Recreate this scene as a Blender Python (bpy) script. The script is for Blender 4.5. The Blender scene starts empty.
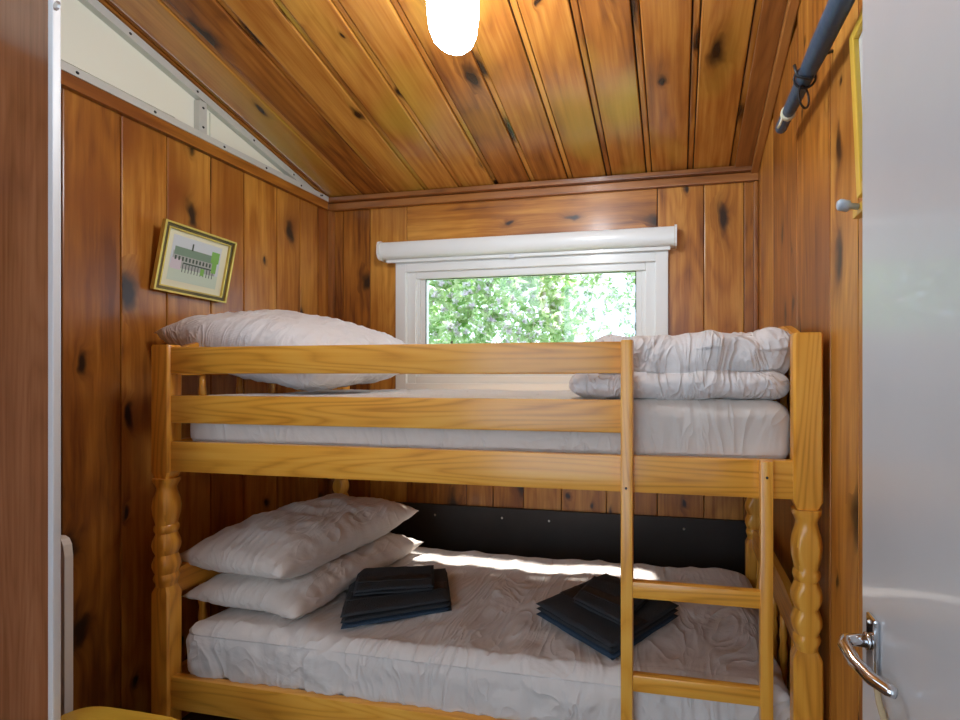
import bpy, bmesh, math, random
from mathutils import Vector, Matrix, noise
random.seed(7)
S = bpy.context.scene
COL = S.collection
Z0 = 1.28                       # eye height above the floor; measures below are taken from the eye

# ------------------------------------------------------------ camera, world, sun, exposure
cam_d = bpy.data.cameras.new('camera'); cam = bpy.data.objects.new('camera', cam_d); COL.objects.link(cam)
cam.location = (0, 0, Z0); cam.rotation_euler = (math.pi/2, 0, math.radians(10.667))
cam_d.sensor_fit = 'HORIZONTAL'; cam_d.sensor_width = 36; cam_d.lens = 36*477.84/960
cam_d.shift_x = -(587-480)/960; cam_d.shift_y = (375-360)/960
cam_d.clip_start = .02
S.camera = cam
S.view_settings.view_transform = 'Standard'; S.view_settings.look = 'None'
S.view_settings.gamma = 1; S.view_settings.use_curve_mapping = False
S.view_settings.exposure = 0.85
w = bpy.data.worlds.new('daylight'); S.world = w; w.use_nodes = True
bg = w.node_tree.nodes['Background']; bg.inputs[0].default_value = (.66, .83, 1, 1); bg.inputs[1].default_value = 1.85
sd = bpy.data.lights.new('sun', 'SUN'); sd.energy = 7.5; sd.color = (1, .95, .88); sd.angle = math.radians(3.0)
so = bpy.data.objects.new('sun', sd); COL.objects.link(so)
so.rotation_euler = Vector((.10, -.37, -.92)).to_track_quat('-Z', 'Y').to_euler()
so.location = (-1, 5, 6)

# ------------------------------------------------------------ geometry of the view (only used to turn measures into metres)
X1, X2, CX, HV = -1950., 677., 587., 375.
FP = math.sqrt((CX-X1)*(X2-CX)); TH = math.atan((X2-CX)/FP); SN, CS = math.sin(TH), math.cos(TH)
def ray(u, v):
    x = (u-CX)/FP; return Vector((-SN+x*CS, CS+x*SN, (HV-v)/FP))
def onY(u, v, Y): a = ray(u, v); return a*(Y/a.y)
def onX(u, v, X): a = ray(u, v); return a*(X/a.x)
def onZ(u, v, Z): a = ray(u, v); return a*(Z/a.z)
XL, XR, D, FL = -1.812, .357, 2.25, -1.28
YF = -1.9
def ceil_z(y): return .925 + (D-y)*.268

# ------------------------------------------------------------ materials
def new_mat(name):
    m = bpy.data.materials.new(name); m.use_nodes = True
    nt = m.node_tree; b = nt.nodes['Principled BSDF']; return m, nt, b
def simple(name, col, rough=.5, metal=0, bump=0, bscale=200, coat=0, var=0, **kw):
    m, nt, b = new_mat(name)
    b.inputs['Base Color'].default_value = (*col, 1); b.inputs['Roughness'].default_value = rough
    b.inputs['Metallic'].default_value = metal; b.inputs['Coat Weight'].default_value = coat
    tc = nt.nodes.new('ShaderNodeTexCoord')
    n = nt.nodes.new('ShaderNodeTexNoise'); n.inputs['Scale'].default_value = bscale; n.inputs['Detail'].default_value = 3
    nt.links.new(tc.outputs['Object'], n.inputs['Vector'])
    if bump:
        bp = nt.nodes.new('ShaderNodeBump'); bp.inputs['Strength'].default_value = bump; bp.inputs['Distance'].default_value = .002
        nt.links.new(n.outputs['Fac'], bp.inputs['Height']); nt.links.new(bp.outputs[0], b.inputs['Normal'])
    if var:
        n2 = nt.nodes.new('ShaderNodeTexNoise'); n2.inputs['Scale'].default_value = 6; n2.inputs['Detail'].default_value = 4
        nt.links.new(tc.outputs['Object'], n2.inputs['Vector'])
        r = nt.nodes.new('ShaderNodeValToRGB'); r.color_ramp.elements[0].position = .3; r.color_ramp.elements[1].position = .7
        r.color_ramp.elements[0].color = (*[c*(1-var) for c in col], 1); r.color_ramp.elements[1].color = (*[min(1, c*(1+var*.4)) for c in col], 1)
        nt.links.new(n2.outputs['Fac'], r.inputs[0]); nt.links.new(r.outputs[0], b.inputs['Base Color'])
    return m

def wood(name, ramp, knot_amount=.5, rough=.3, coat=.3, grain=45, kscale=(6.2, 2.7), knot_r=.17, var=.35, ring=.28, kcol=(.03,.012,.004), patch=None):
    """varnished boards; UV = metres across (u) and along (v) the board, 'rnd' = one value per board"""
    m, nt, b = new_mat(name); N = nt.nodes; L = nt.links
    def math_(op, a, c=None, cl=False):
        n = N.new('ShaderNodeMath'); n.operation = op; n.use_clamp = cl
        for i, q in enumerate((a, c)):
            if q is None: continue
            if isinstance(q, (int, float)): n.inputs[i].default_value = q
            else: L.new(q, n.inputs[i])
        return n.outputs[0]
    def comb(x, y, z=0):
        n = N.new('ShaderNodeCombineXYZ')
        for i, q in enumerate((x, y, z)):
            if isinstance(q, (int, float)): n.inputs[i].default_value = q
            else: L.new(q, n.inputs[i])
        return n.outputs[0]
    uv = N.new('ShaderNodeUVMap'); uv.uv_map = 'UVMap'
    sp = N.new('ShaderNodeSeparateXYZ'); L.new(uv.outputs[0], sp.inputs[0]); U, V = sp.outputs[0], sp.outputs[1]
    at = N.new('ShaderNodeAttribute'); at.attribute_name = 'rnd'; R = at.outputs['Fac']
    wn = N.new('ShaderNodeTexNoise'); wn.inputs['Scale'].default_value = 1; wn.inputs['Detail'].default_value = 2
    L.new(comb(math_('MULTIPLY', U, 14), math_('MULTIPLY', V, 9)), wn.inputs['Vector'])
    wob = math_('SUBTRACT', wn.outputs['Fac'], .5)
    wsp = N.new('ShaderNodeSeparateColor'); L.new(wn.outputs['Color'], wsp.inputs[0]); wob2 = math_('SUBTRACT', wsp.outputs[1], .5)
    vo = N.new('ShaderNodeTexVoronoi'); vo.voronoi_dimensions = '2D'; vo.inputs['Scale'].default_value = 1; vo.inputs['Randomness'].default_value = .9
    L.new(comb(math_('ADD', math_('MULTIPLY', U, kscale[0]), math_('MULTIPLY', wob, .45)), math_('ADD', math_('MULTIPLY', V, kscale[1]), math_('MULTIPLY', wob2, .40))), vo.inputs['Vector'])
    d = vo.outputs['Distance']; vc = N.new('ShaderNodeSeparateColor'); L.new(vo.outputs['Color'], vc.inputs[0])
    on = math_('LESS_THAN', vc.outputs[0], knot_amount)
    rr = math_('ADD', math_('MULTIPLY', math_('POWER', vc.outputs[1], 2.0), knot_r*.95), knot_r*.28)     # radius per knot
    dn = math_('DIVIDE', d, rr)
    core = math_('MULTIPLY', math_('SUBTRACT', 1.3, dn, True), on)                     # 1 inside
    halo = math_('MULTIPLY', math_('SUBTRACT', 1, math_('DIVIDE', dn, 3.2), True), on)
    halo2 = math_('MULTIPLY', halo, halo)
    gx = math_('ADD', math_('ADD', math_('MULTIPLY', U, grain), math_('MULTIPLY', halo2, 2.2)), math_('MULTIPLY', wob, .5))
    gn = N.new('ShaderNodeTexNoise'); gn.inputs['Scale'].default_value = 1; gn.inputs['Detail'].default_value = 5; gn.inputs['Roughness'].default_value = .62
    L.new(comb(gx, math_('MULTIPLY', V, 1.7), math_('MULTIPLY', R, 30)), gn.inputs['Vector'])
    wv = N.new('ShaderNodeTexNoise'); wv.inputs['Scale'].default_value = 1; wv.inputs['Detail'].default_value = 1
    L.new(comb(math_('ADD', math_('MULTIPLY', U, grain*.12), math_('MULTIPLY', halo2, .5)), math_('MULTIPLY', V, .8), math_('MULTIPLY', R, 50)), wv.inputs['Vector'])
    rings = math_('ABSOLUTE', math_('SINE', math_('MULTIPLY', wv.outputs['Fac'], 42)))  # cathedral figure
    g = math_('ADD', math_('MULTIPLY', gn.outputs['Fac'], 1-ring*.5), math_('MULTIPLY', rings, ring*.38))
    big = N.new('ShaderNodeTexNoise'); big.inputs['Scale'].default_value = 1; big.inputs['Detail'].default_value = 3
    L.new(comb(math_('MULTIPLY', U, 7), math_('MULTIPLY', V, 2.2), math_('MULTIPLY', R, 9)), big.inputs['Vector'])
    g = math_('ADD', g, math_('MULTIPLY', math_('SUBTRACT', big.outputs['Fac'], .5), .75))
    g = math_('ADD', g, math_('MULTIPLY', math_('SUBTRACT', R, .5), var))
    cr = N.new('ShaderNodeValToRGB'); L.new(g, cr.inputs[0])
    e = cr.color_ramp.elements; e[0].position = .18; e[0].color = (*ramp[0], 1); e[1].position = .85; e[1].color = (*ramp[2], 1)
    q = e.new(.5); q.color = (*ramp[1], 1)
    col = cr.outputs[0]
    def mix(f, c, colr):
        n = N.new('ShaderNodeMix'); n.data_type = 'RGBA'; L.new(f, n.inputs[0]); L.new(c, n.inputs[6]); n.inputs[7].default_value = (*colr, 1); return n.outputs[2]
    if patch:
        pn = N.new('ShaderNodeTexNoise'); pn.inputs['Scale'].default_value = 1; pn.inputs['Detail'].default_value = 2
        L.new(comb(math_('MULTIPLY', U, 2.6), math_('MULTIPLY', V, 1.6), math_('MULTIPLY', R, 4)), pn.inputs['Vector'])
        col = mix(math_('MULTIPLY', math_('SUBTRACT', pn.outputs['Fac'], .54, True), 5, True), col, patch)
    col = mix(math_('MULTIPLY', halo2, .85), col, tuple(x*.35 for x in ramp[0]))
    col = mix(math_('MULTIPLY', core, 1.25, True), col, kcol)
    L.new(col, b.inputs['Base Color'])
    b.inputs['Roughness'].default_value = rough; b.inputs['Coat Weight'].default_value = coat; b.inputs['Coat Roughness'].default_value = .18
    bp = N.new('ShaderNodeBump'); bp.inputs['Strength'].default_value = .12; bp.inputs['Distance'].default_value = .0015
    L.new(g, bp.inputs['Height']); L.new(bp.outputs[0], b.inputs['Normal'])
    return m

def cloth(name, col, wrinkle=.5, scale=9, stretch=(1, 1, 1)):
    m, nt, b = new_mat(name); N = nt.nodes; L = nt.links
    b.inputs['Base Color'].default_value = (*col, 1); b.inputs['Roughness'].default_value = .85
    b.inputs['Sheen Weight'].default_value = .15
    tc = N.new('ShaderNodeTexCoord'); mp = N.new('ShaderNodeMapping'); mp.inputs['Scale'].default_value = stretch
    L.new(tc.outputs['Object'], mp.inputs[0])
    n = N.new('ShaderNodeTexNoise'); n.inputs['Scale'].default_value = scale; n.inputs['Detail'].default_value = 5; n.inputs['Distortion'].default_value = 1.2
    n2 = N.new('ShaderNodeTexNoise'); n2.inputs['Scale'].default_value = 420
    L.new(mp.outputs[0], n.inputs['Vector']); L.new(tc.outputs['Object'], n2.inputs['Vector'])
    b1 = N.new('ShaderNodeBump'); b1.inputs['Strength'].default_value = wrinkle; b1.inputs['Distance'].default_value = .02
    b2 = N.new('ShaderNodeBump'); b2.inputs['Strength'].default_value = .15; b2.inputs['Distance'].default_value = .001
    def mth(op, a, c):
        k = N.new('ShaderNodeMath'); k.operation = op
        for i_, q_ in enumerate((a, c)):
            if isinstance(q_, (int, float)): k.inputs[i_].default_value = q_
            elif q_ is not None: L.new(q_, k.inputs[i_])
        return k.outputs[0]
    n3 = N.new('ShaderNodeTexNoise'); n3.inputs['Scale'].default_value = scale*.6; n3.inputs['Detail'].default_value = 2; n3.inputs['Distortion'].default_value = 2.2
    mp3 = N.new('ShaderNodeMapping'); mp3.inputs['Rotation'].default_value = (.3, .2, .9); mp3.inputs['Scale'].default_value = (2.2, .8, 1)
    L.new(tc.outputs['Object'], mp3.inputs[0]); L.new(mp3.outputs[0], n3.inputs['Vector'])
    cr1 = mth('POWER', mth('SUBTRACT', 1, mth('MULTIPLY', mth('ABSOLUTE', mth('SUBTRACT', n3.outputs['Fac'], .5), None), 3.2)), 3)
    hgt = mth('ADD', n.outputs['Fac'], mth('MULTIPLY', cr1, .55))
    L.new(hgt, b1.inputs['Height']); L.new(n2.outputs['Fac'], b2.inputs['Height'])
    L.new(b1.outputs[0], b2.inputs['Normal']); L.new(b2.outputs[0], b.inputs['Normal'])
    return m

M = {}
M['wall'] = wood('knotty_pine_wall', [(.15,.040,.006), (.42,.150,.019), (.69,.33,.060)], .45, .38, .25, kscale=(7.5, 3.4), var=.35, patch=(.26,.075,.012))
M['ceil'] = wood('varnished_ceiling_pine', [(.15,.042,.009), (.39,.135,.022), (.62,.28,.052)], .34, .24, .45, kscale=(7, 3.2), var=.35, patch=(.46,.27,.035))  # yellow patch tone: light bounced in off the foliage, painted into the boards
M['trimw'] = wood('dark_stained_trim', [(.14,.045,.010), (.31,.11,.024), (.46,.19,.045)], .15, .35, .25)
M['bed'] = wood('honey_pine', [(.60,.24,.024), (.84,.385,.046), (.93,.50,.085)], .10, .30, .35, grain=100, kscale=(7, 2.2), knot_r=.08, var=.16, ring=.8, kcol=(.16,.05,.012))
M['ply'] = wood('red_brown_plywood', [(.17,.060,.025), (.28,.11,.048), (.38,.17,.085)], .0, .22, .6, grain=70, var=.1, ring=.3)
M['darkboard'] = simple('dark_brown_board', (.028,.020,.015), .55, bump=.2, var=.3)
M['gap'] = simple('dark_gap', (.03,.012,.005), .8)
M['yellow'] = wood('yellow_varnished_wood', [(.62,.36,.03), (.78,.50,.06), (.86,.60,.10)], .0, .3, .5, var=.1)
M['white'] = simple('white_paint', (.80,.80,.77), .4, bump=.1, bscale=30)
M['cream'] = simple('cream_panel', (.90,.91,.80), .45, bump=.1, bscale=30)
M['upvc'] = simple('window_plastic', (.82,.84,.82), .3, coat=.2)
M['door'] = simple('grey_white_door_paint', (.60,.63,.66), .30, bump=.12, bscale=14, coat=.35, var=.04)
M['alu'] = simple('aluminium', (.72,.75,.78), .38, metal=.1, bump=.1)
M['alumat'] = simple('painted_aluminium', (.66,.68,.66), .4, metal=.2)
M['chrome'] = simple('polished_chrome', (.72,.73,.75), .12, metal=1)
M['screw'] = simple('dark_screw', (.05,.05,.05), .4, metal=.6)
M['steel'] = simple('steel_screw', (.6,.6,.6), .3, metal=.9)
M['sheet'] = cloth('taupe_sheet', (.71,.66,.62), .55, 5, (1, 1, 1))
M['sheetu'] = cloth('grey_sheet', (.66,.61,.56), .35, 5)
M['pillow'] = cloth('beige_pillowcase', (.72,.65,.59), .35, 7)
M['pillowu'] = cloth('white_pillowcase', (.76,.75,.75), .35, 7)
M['duvet'] = cloth('grey_duvet', (.73,.71,.70), .6, 8)
M['towel'] = simple('charcoal_terry', (.030,.033,.038), .95, bump=1.0, bscale=260)
M['towelband'] = simple('charcoal_woven_band', (.008,.009,.011), .6, bump=.6, bscale=120)
M['toweledge'] = simple('dark_blue_towel_edge', (.03,.055,.09), .9, bump=1, bscale=260)
M['navy'] = simple('navy_nylon', (.045,.085,.15), .5, bump=.5, bscale=60, var=.3)
M['black'] = simple('black_rubber', (.01,.01,.012), .5)
M['gold'] = simple('gilt_frame', (.72,.55,.12), .35, metal=.35, bump=.5, bscale=90, var=.3)
M['gilt_dark'] = simple('dark_gilt_inlay', (.15,.11,.035), .45, metal=.3, bump=.5, bscale=70, var=.6)
M['mount'] = simple('cream_mount', (.80,.78,.58), .6)
M['strap'] = simple('tan_webbing', (.50,.36,.20), .8, bump=.5)
M['carpet'] = simple('brown_carpet', (.12,.08,.05), .95, bump=1, bscale=300, var=.3)
M['grass'] = simple('grass', (.10,.22,.03), .9, var=.3)
M['bulbwhite'] = simple('lamp_base_plastic', (.8,.8,.8), .4)
def glassmat():
    m, nt, b = new_mat('clear_glass'); N = nt.nodes
    tr = N.new('ShaderNodeBsdfTransparent'); gl = N.new('ShaderNodeBsdfGlossy'); gl.inputs['Roughness'].default_value = .01
    mx = N.new('ShaderNodeMixShader'); mx.inputs[0].default_value = .05
    nt.links.new(tr.outputs[0], mx.inputs[1]); nt.links.new(gl.outputs[0], mx.inputs[2]); nt.links.new(mx.outputs[0], N['Material Output'].inputs[0])
    return m
M['glass'] = glassmat()
def leafmat(name, a, bcol):
    m, nt, b = new_mat(name); N = nt.nodes; L = nt.links
    oi = N.new('ShaderNodeAttribute'); oi.attribute_name = 'rnd'
    r = N.new('ShaderNodeValToRGB'); r.color_ramp.elements[0].color = (*a, 1); r.color_ramp.elements[1].color = (*bcol, 1)
    L.new(oi.outputs['Fac'], r.inputs[0]); L.new(r.outputs[0], b.inputs['Base Color']); b.inputs['Roughness'].default_value = .35
    t = N.new('ShaderNodeBsdfTranslucent'); L.new(r.outputs[0], t.inputs[0]); mx = N.new('ShaderNodeMixShader'); mx.inputs[0].default_value = .65
    L.new(b.outputs[0], mx.inputs[1]); L.new(t.outputs[0], mx.inputs[2]); L.new(mx.outputs[0], N['Material Output'].inputs[0])
    return m
M['leaf'] = leafmat('rhododendron_leaf', (.24,.46,.12), (.84,.90,.62))
M['bloom'] = leafmat('pale_pink_petal', (.92,.78,.88), (.97,.96,.97))
M['bark'] = simple('bark', (.10,.06,.035), .9, bump=1)
def emis(name, col, s):
    m, nt, b = new_mat(name); b.inputs['Base Color'].default_value = (.9,.9,.9,1)
    b.inputs['Emission Color'].default_value = (*col, 1); b.inputs['Emission Strength'].default_value = s; return m
M['lit_glass'] = emis('lit_opal_glass', (.88,.94,1), 36)

# ------------------------------------------------------------ builders
ORG = {}
def bm_new():
    bm = bmesh.new(); bm.loops.layers.uv.new('UVMap'); bm.loops.layers.float_color.new('rnd'); return bm
def obj(name, bm, mat, parent=None, smooth=False, autos=None):
    """vertices come in room measures (from the eye); they are shifted to the thing's own origin"""
    if parent is None:
        xs = [v.co for v in bm.verts]
        mn = Vector((min(v.x for v in xs), min(v.y for v in xs), min(v.z for v in xs))); mx = Vector((max(v.x for v in xs), max(v.y for v in xs), max(v.z for v in xs)))
        o0 = Vector(((mn.x+mx.x)/2, (mn.y+mx.y)/2, mn.z))
    else: o0 = ORG[parent.as_pointer()]
    bmesh.ops.translate(bm, verts=bm.verts, vec=-o0)
    me = bpy.data.meshes.new(name); bm.to_mesh(me); bm.free()
    for m in (mat if isinstance(mat, (list, tuple)) else [mat]): me.materials.append(m)
    if smooth:
        for p in me.polygons: p.use_smooth = True
        if autos: me.set_sharp_from_angle(angle=math.radians(autos))
    o = bpy.data.objects.new(name, me); COL.objects.link(o)
    ORG[o.as_pointer()] = o0
    if parent: o.parent = parent
    else: o.location = o0 + Vector((0, 0, Z0))
    return o
def thing(name, label, cat, loc, group=None):
    o = bpy.data.objects.new(name, None); COL.objects.link(o); o.empty_display_size = .1
    o.location = Vector(loc)+Vector((0, 0, Z0)); ORG[o.as_pointer()] = Vector(loc)
    return tag(o, label, cat, group)
def tag(o, label=None, cat=None, group=None, kind=None):
    for k, v in (('label', label), ('category', cat), ('group', group), ('kind', kind)):
        if v: o[k] = v
    return o
def struct(name, bm, mat, label=None, parent=None, **k):
    o = obj(name, bm, mat, parent, **k)
    if parent is None: tag(o, label, 'structure' if False else None, None, 'structure')
    return o
def box(bm, a, b, grain=2, bev=0, mi=0, rnd=None, mat=None):
    """box from corner a to b; UVs in metres with v along the grain axis"""
    a, b = Vector(a), Vector(b)
    r = bmesh.ops.create_cube(bm, size=1); vs = r['verts']
    for v in vs: v.co = Vector([(a[i]+b[i])/2 + v.co[i]*(b[i]-a[i]) for i in range(3)])
    fs = list({f for v in vs for f in v.link_faces})
    if bev:
        es = list({e for f in fs for e in f.edges})
        r = bmesh.ops.bevel(bm, geom=es, offset=bev, segments=2, affect='EDGES', profile=.6)
        vs = set(v for f in r['faces'] for v in f.verts)
        fs = list({f for v in vs for f in v.link_faces}); vs = list({v for f in fs for v in f.verts})
    uvbox(bm, fs, grain, mi, rnd)
    if mat is not None: bmesh.ops.transform(bm, matrix=mat, verts=vs)
    return fs
def uvbox(bm, fs, grain=2, mi=0, rnd=None):
    uv = bm.loops.layers.uv['UVMap']; rc = bm.loops.layers.float_color['rnd']
    if rnd is None: rnd = random.random()
    ou, ov = random.random()*40, random.random()*40
    oth = [i for i in range(3) if i != grain]
    for f in fs:
        f.material_index = mi; f.normal_update(); n = f.normal
        for l in f.loops:
            c = l.vert.co
            k = oth[0] if abs(n[oth[1]]) >= abs(n[oth[0]]) else oth[1]
            u = c[k]; v = c[grain]
            if abs(n[grain]) > .8: u, v = c[oth[0]], c[oth[1]]*.3
            l[uv].uv = (u+ou, v+ov); l[rc] = (rnd, rnd, rnd, 1)
def tube(bm, pts, rad, seg=10, mi=0, cap=True, flat=None):
    rings = []; n = len(pts); pts = [Vector(p) for p in pts]
    for i, p in enumerate(pts):
        t = (pts[min(i+1, n-1)]-pts[max(i-1, 0)]).normalized()
        x = t.cross(Vector((0, 0, 1)))
        if x.length < .05: x = t.cross(Vector((0, 1, 0)))
        x.normalize(); y = t.cross(x)
        r = rad[i] if isinstance(rad, (list, tuple)) else rad
        ry = flat if flat else r
        rings.append([bm.verts.new(p + x*r*math.cos(2*math.pi*k/seg) + y*ry*math.sin(2*math.pi*k/seg)) for k in range(seg)])
    fs = []
    for a, b in zip(rings, rings[1:]):
        for k in range(seg):
            fs.append(bm.faces.new((a[k], a[(k+1) % seg], b[(k+1) % seg], b[k])))
    if cap: fs.append(bm.faces.new(rings[0][::-1])); fs.append(bm.faces.new(rings[-1]))
    for f in fs: f.material_index = mi; f.smooth = True
    bmesh.ops.recalc_face_normals(bm, faces=fs)
    uvbox(bm, fs, 2, mi)
    return fs
def lathe(bm, cx, cy, prof, seg=24, clampy=None, clampx=None, mi=0):
    rings = []
    for z, r in prof:
        ring = []
        for k in range(seg):
            x, y = r*math.cos(2*math.pi*(k+.5)/seg), r*math.sin(2*math.pi*(k+.5)/seg)
            if clampy: y = max(-clampy, min(clampy, y))
            if clampx: x = max(-clampx, min(clampx, x))
            ring.append(bm.verts.new((cx+x, cy+y, z)))
        rings.append(ring)
    fs = []
    for a, b in zip(rings, rings[1:]):
        for k in range(seg): fs.append(bm.faces.new((a[k], a[(k+1) % seg], b[(k+1) % seg], b[k])))
    fs.append(bm.faces.new(rings[0][::-1])); fs.append(bm.faces.new(rings[-1]))
    bmesh.ops.recalc_face_normals(bm, faces=fs)
    for f in fs: f.smooth = True
    uvbox(bm, fs, 2, mi)
    return fs
def prism(bm, poly, axis, a, b, grain=2, mi=0):
    """poly in the two other axes, extruded along axis from a to b"""
    o = [i for i in range(3) if i != axis]
    def P(p, q): c = [0, 0, 0]; c[o[0]], c[o[1]] = p; c[axis] = q; return bm.verts.new(c)
    A = [P(p, a) for p in poly]; B = [P(p, b) for p in poly]; fs = []
    for i in range(len(poly)): j = (i+1) % len(poly); fs.append(bm.faces.new((A[i], A[j], B[j], B[i])))
    fs.append(bm.faces.new(A[::-1])); fs.append(bm.faces.new(B))
    bmesh.ops.recalc_face_normals(bm, faces=fs); uvbox(bm, fs, grain, mi); return fs

# ------------------------------------------------------------ room shell
Wt = .06
def boards_wall(bm, axis, seams, z0, z1f, face, depth, bev=.0035, gap=.0015):
    """vertical boards; axis 0: board across X on a wall at Y=face; axis 1: across Y on a wall at X=face"""
    for a, b in zip(seams, seams[1:]):
        z1 = z1f((a+b)/2) if callable(z1f) else z1f
        lo, hi = [0, 0, z0], [0, 0, z1]
        lo[axis], hi[axis] = a+gap, b-gap; lo[1-axis], hi[1-axis] = min(face, face+depth), max(face, face+depth)
        box(bm, lo, hi, 2, bev)
# left wall
bm = bm_new()
ys = [onX(u, 300, XL).y for u in (62, 121, 167, 211, 244, 277, 300, 318)]
front = [YF, -1.72, -1.55, -1.36, -1.2, -1.02, -.85, -.68, -.5, -.33, -.16, 0, .17, .33, .5, .66, .82, .96]
seams = front + ys + [D]
boards_wall(bm, 1, seams, FL, .885, XL, -.02)
box(bm, (XL-.08, YF, FL), (XL-.021, D+.1, .885), 2, mi=1)
struct('wall_left', bm, [M['wall'], M['gap']])
# back wall (window opening left free)
WX0, WX1, WZ0, WZ1 = -1.37, -.09, -.06, .545
bm = bm_new()
bs = [onY(u, 300, D).x for u in (331, 343, 370)]+[WX0]
boards_wall(bm, 0, bs, FL, .92, D, .02)
bs2 = [WX1] + [onY(u, 300, D).x for u in (704, 744, 758)]
boards_wall(bm, 0, bs2, FL, .92, D, .02)
low = [WX0, -1.23, -1.04, -.90, -.74, -.55, -.33, -.2, WX1]
boards_wall(bm, 0, low, FL, WZ0, D, .02)
hx0, hx1 = WX0, WX1
box(bm, (WX0+.0015, D, WZ1), (WX1-.0015, D+.02, .92), 0, .003)
for a, b in (((XL-.08, D+.021, FL), (WX0, D+.06, 1.0)), ((WX1, D+.021, FL), (XR+.08, D+.06, 1.0)), ((WX0, D+.021, FL), (WX1, D+.06, WZ0)), ((WX0, D+.021, WZ1), (WX1, D+.06, 1.0))):
    box(bm, a, b, 2, mi=1)
struct('wall_back', bm, [M['wall'], M['gap']])
# right wall
bm = bm_new()
ry = sorted([onX(u, 300, XR).y for u in (761, 773, 797, 830, 858)])
rs = [YF+.001] + [-1.7, -1.5, -1.32, -1.14, -.95, -.77, -.58, -.4, -.22, -.05, .13, .31, .49, .67, .85] + ry + [D]
boards_wall(bm, 1, rs, FL, lambda y: ceil_z(y)-.005, XR, .02)
prism(bm, [(YF, FL), (D+.1, FL), (D+.1, ceil_z(D+.1)+.08), (YF, ceil_z(YF)+.08)], 0, XR+.021, XR+.08, 2, 1)
struct('wall_right', bm, [M['wall'], M['gap']])
# batten strip where the photo shows a broad dark groove
# ceiling: boards running up towards the viewer, each with a narrow bead strip
sl = math.atan(.268); L = (D-YF)/math.cos(sl)
MC = Matrix.Translation((0, D, ceil_z(D))) @ Matrix.Rotation(math.pi-sl, 4, 'X')   # local +Y runs towards the viewer and up, local +Z faces down
bm = bm_new(); x = onY(693, 170, D).x
step = .186; x0 = x - step*12
xs = [x0+step*i for i in range(18)]
for a in xs:
    b = a+step
    for p, q in ((a+.0015, b-.0275), (b-.0235, b-.002)):
        p, q = max(p, XL-.07), min(q, XR+.02)
        if q-p < .004: continue
        box(bm, (p, -.02, -.016), (q, L, 0 if q-p > .03 else -.005), 1, .005, mat=MC)
box(bm, (XL-.08, -.05, -.1), (XR+.08, L, -.0165), 1, mi=1, mat=MC)
struct('ceiling', bm, [M['ceil'], M['gap']])
# dark edge board and moulding where ceiling meets the right wall
bm = bm_new()
box(bm, (XR-.105, .0, .001), (XR-.035, L, .014), 1, .003, mat=MC)
box(bm, (XR-.034, .0, .001), (XR-.001, L, .032), 1, .005, mat=MC)
struct('trim_2', bm, M['trimw'])
# back moulding, two steps
bm = bm_new()
box(bm, (XL, D-.022, .868), (XR, D-.0005, .905), 0, .004); box(bm, (XL, D-.045, .906), (XR, D-.0005, .93), 0, .004)
struct('trim_3', bm, M['trimw'])
bm = bm_new(); box(bm, (XR-.02, D-.02, FL), (XR-.0005, D-.0005, .866), 2, .005); struct('trim_4', bm, M['wall'])
bm = bm_new(); box(bm, (XL+.0005, D-.028, FL), (XL+.028, D-.0005, .866), 2, .006); struct('trim_5', bm, M['trimw'])
# left beam under the clerestory
bm = bm_new(); box(bm, (XL-.02, .6, .862), (XL+.022, D-.046, .905), 1, .004); struct('trim_6', bm, M['wall'])
# clerestory: cream panels in an aluminium frame, triangle under the sloping ceiling
yA, yB = 2.235, .4
def cz(y): return ceil_z(y)-.012
bm = bm_new()
prism(bm, [(yB, .905), (yA, .905), (yA, cz(yA)), (yB, cz(yB))], 0, XL-.075, XL-.03, 1)
win = struct('window_2', bm, M['cream'])
bm = bm_new()       # raised inner panels
def tri(y0, y1, m): return [(y0, .925+m), (y1, .925+m), (y1, max(.93+m, cz(y1)-.03-m)), (y0, cz(y0)-.03-m)]
prism(bm, tri(.45, 1.50, .015), 0, XL-.029, XL-.022, 1); prism(bm, tri(1.60, 1.99, .008), 0, XL-.029, XL-.022, 1)
prism(bm, tri(.50, 1.46, .030), 0, XL-.0215, XL-.017, 1)
obj('infill_panel', bm, M['cream'], win)
bm = bm_new()
box(bm, (XL-.029, yB, .9055), (XL+.0225, yA-.03, .932), 1, .002)
h = .016
prism(bm, [(yB, cz(yB)-.03), (yA-.04, cz(yA-.04)-.030), (yA-.04, cz(yA-.04)), (yB, cz(yB))], 0, XL-.029, XL-.001, 1)
box(bm, (XL-.029, 1.538, .926), (XL-.0015, 1.568, cz(1.568)-.03), 2, .002)
obj('metal_frame', bm, M['alumat'], win)
def screw_head(bm, p, ax, r=.0045):
    c = Vector(p); n = Vector(ax)
    t = n.cross(Vector((0, 0, 1))); t = t.normalized() if t.length > .1 else Vector((1, 0, 0)); q = n.cross(t)
    ring = [bm.verts.new(c + t*r*math.cos(k*math.pi/4)+q*r*math.sin(k*math.pi/4)) for k in range(8)]
    top = [bm.verts.new(c + n*.0025 + (t*math.cos(k*math.pi/4)+q*math.sin(k*math.pi/4))*r*.6) for k in range(8)]
    for k in range(8): bm.faces.new((ring[k], ring[(k+1) % 8], top[(k+1) % 8], top[k]))
    bm.faces.new(top)
bmesh_list = []
for y in (1.14, 1.36, 1.62, 1.82, 2.02, 2.15): bmesh_list.append((y, .918))
for y in (1.3, 1.53, 1.78, 2.0, 2.16): bmesh_list.append((y, cz(y)-.015))
bmesh_list += [(1.553, 1.04), (1.553, .965)]
for y, z in bmesh_list:
    bm = bm_new(); screw_head(bm, (XL+.0225 if z < .925 else XL-.0012, y, z), (1, 0, 0), .005); obj('screw', bm, M['screw'], win)
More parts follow.
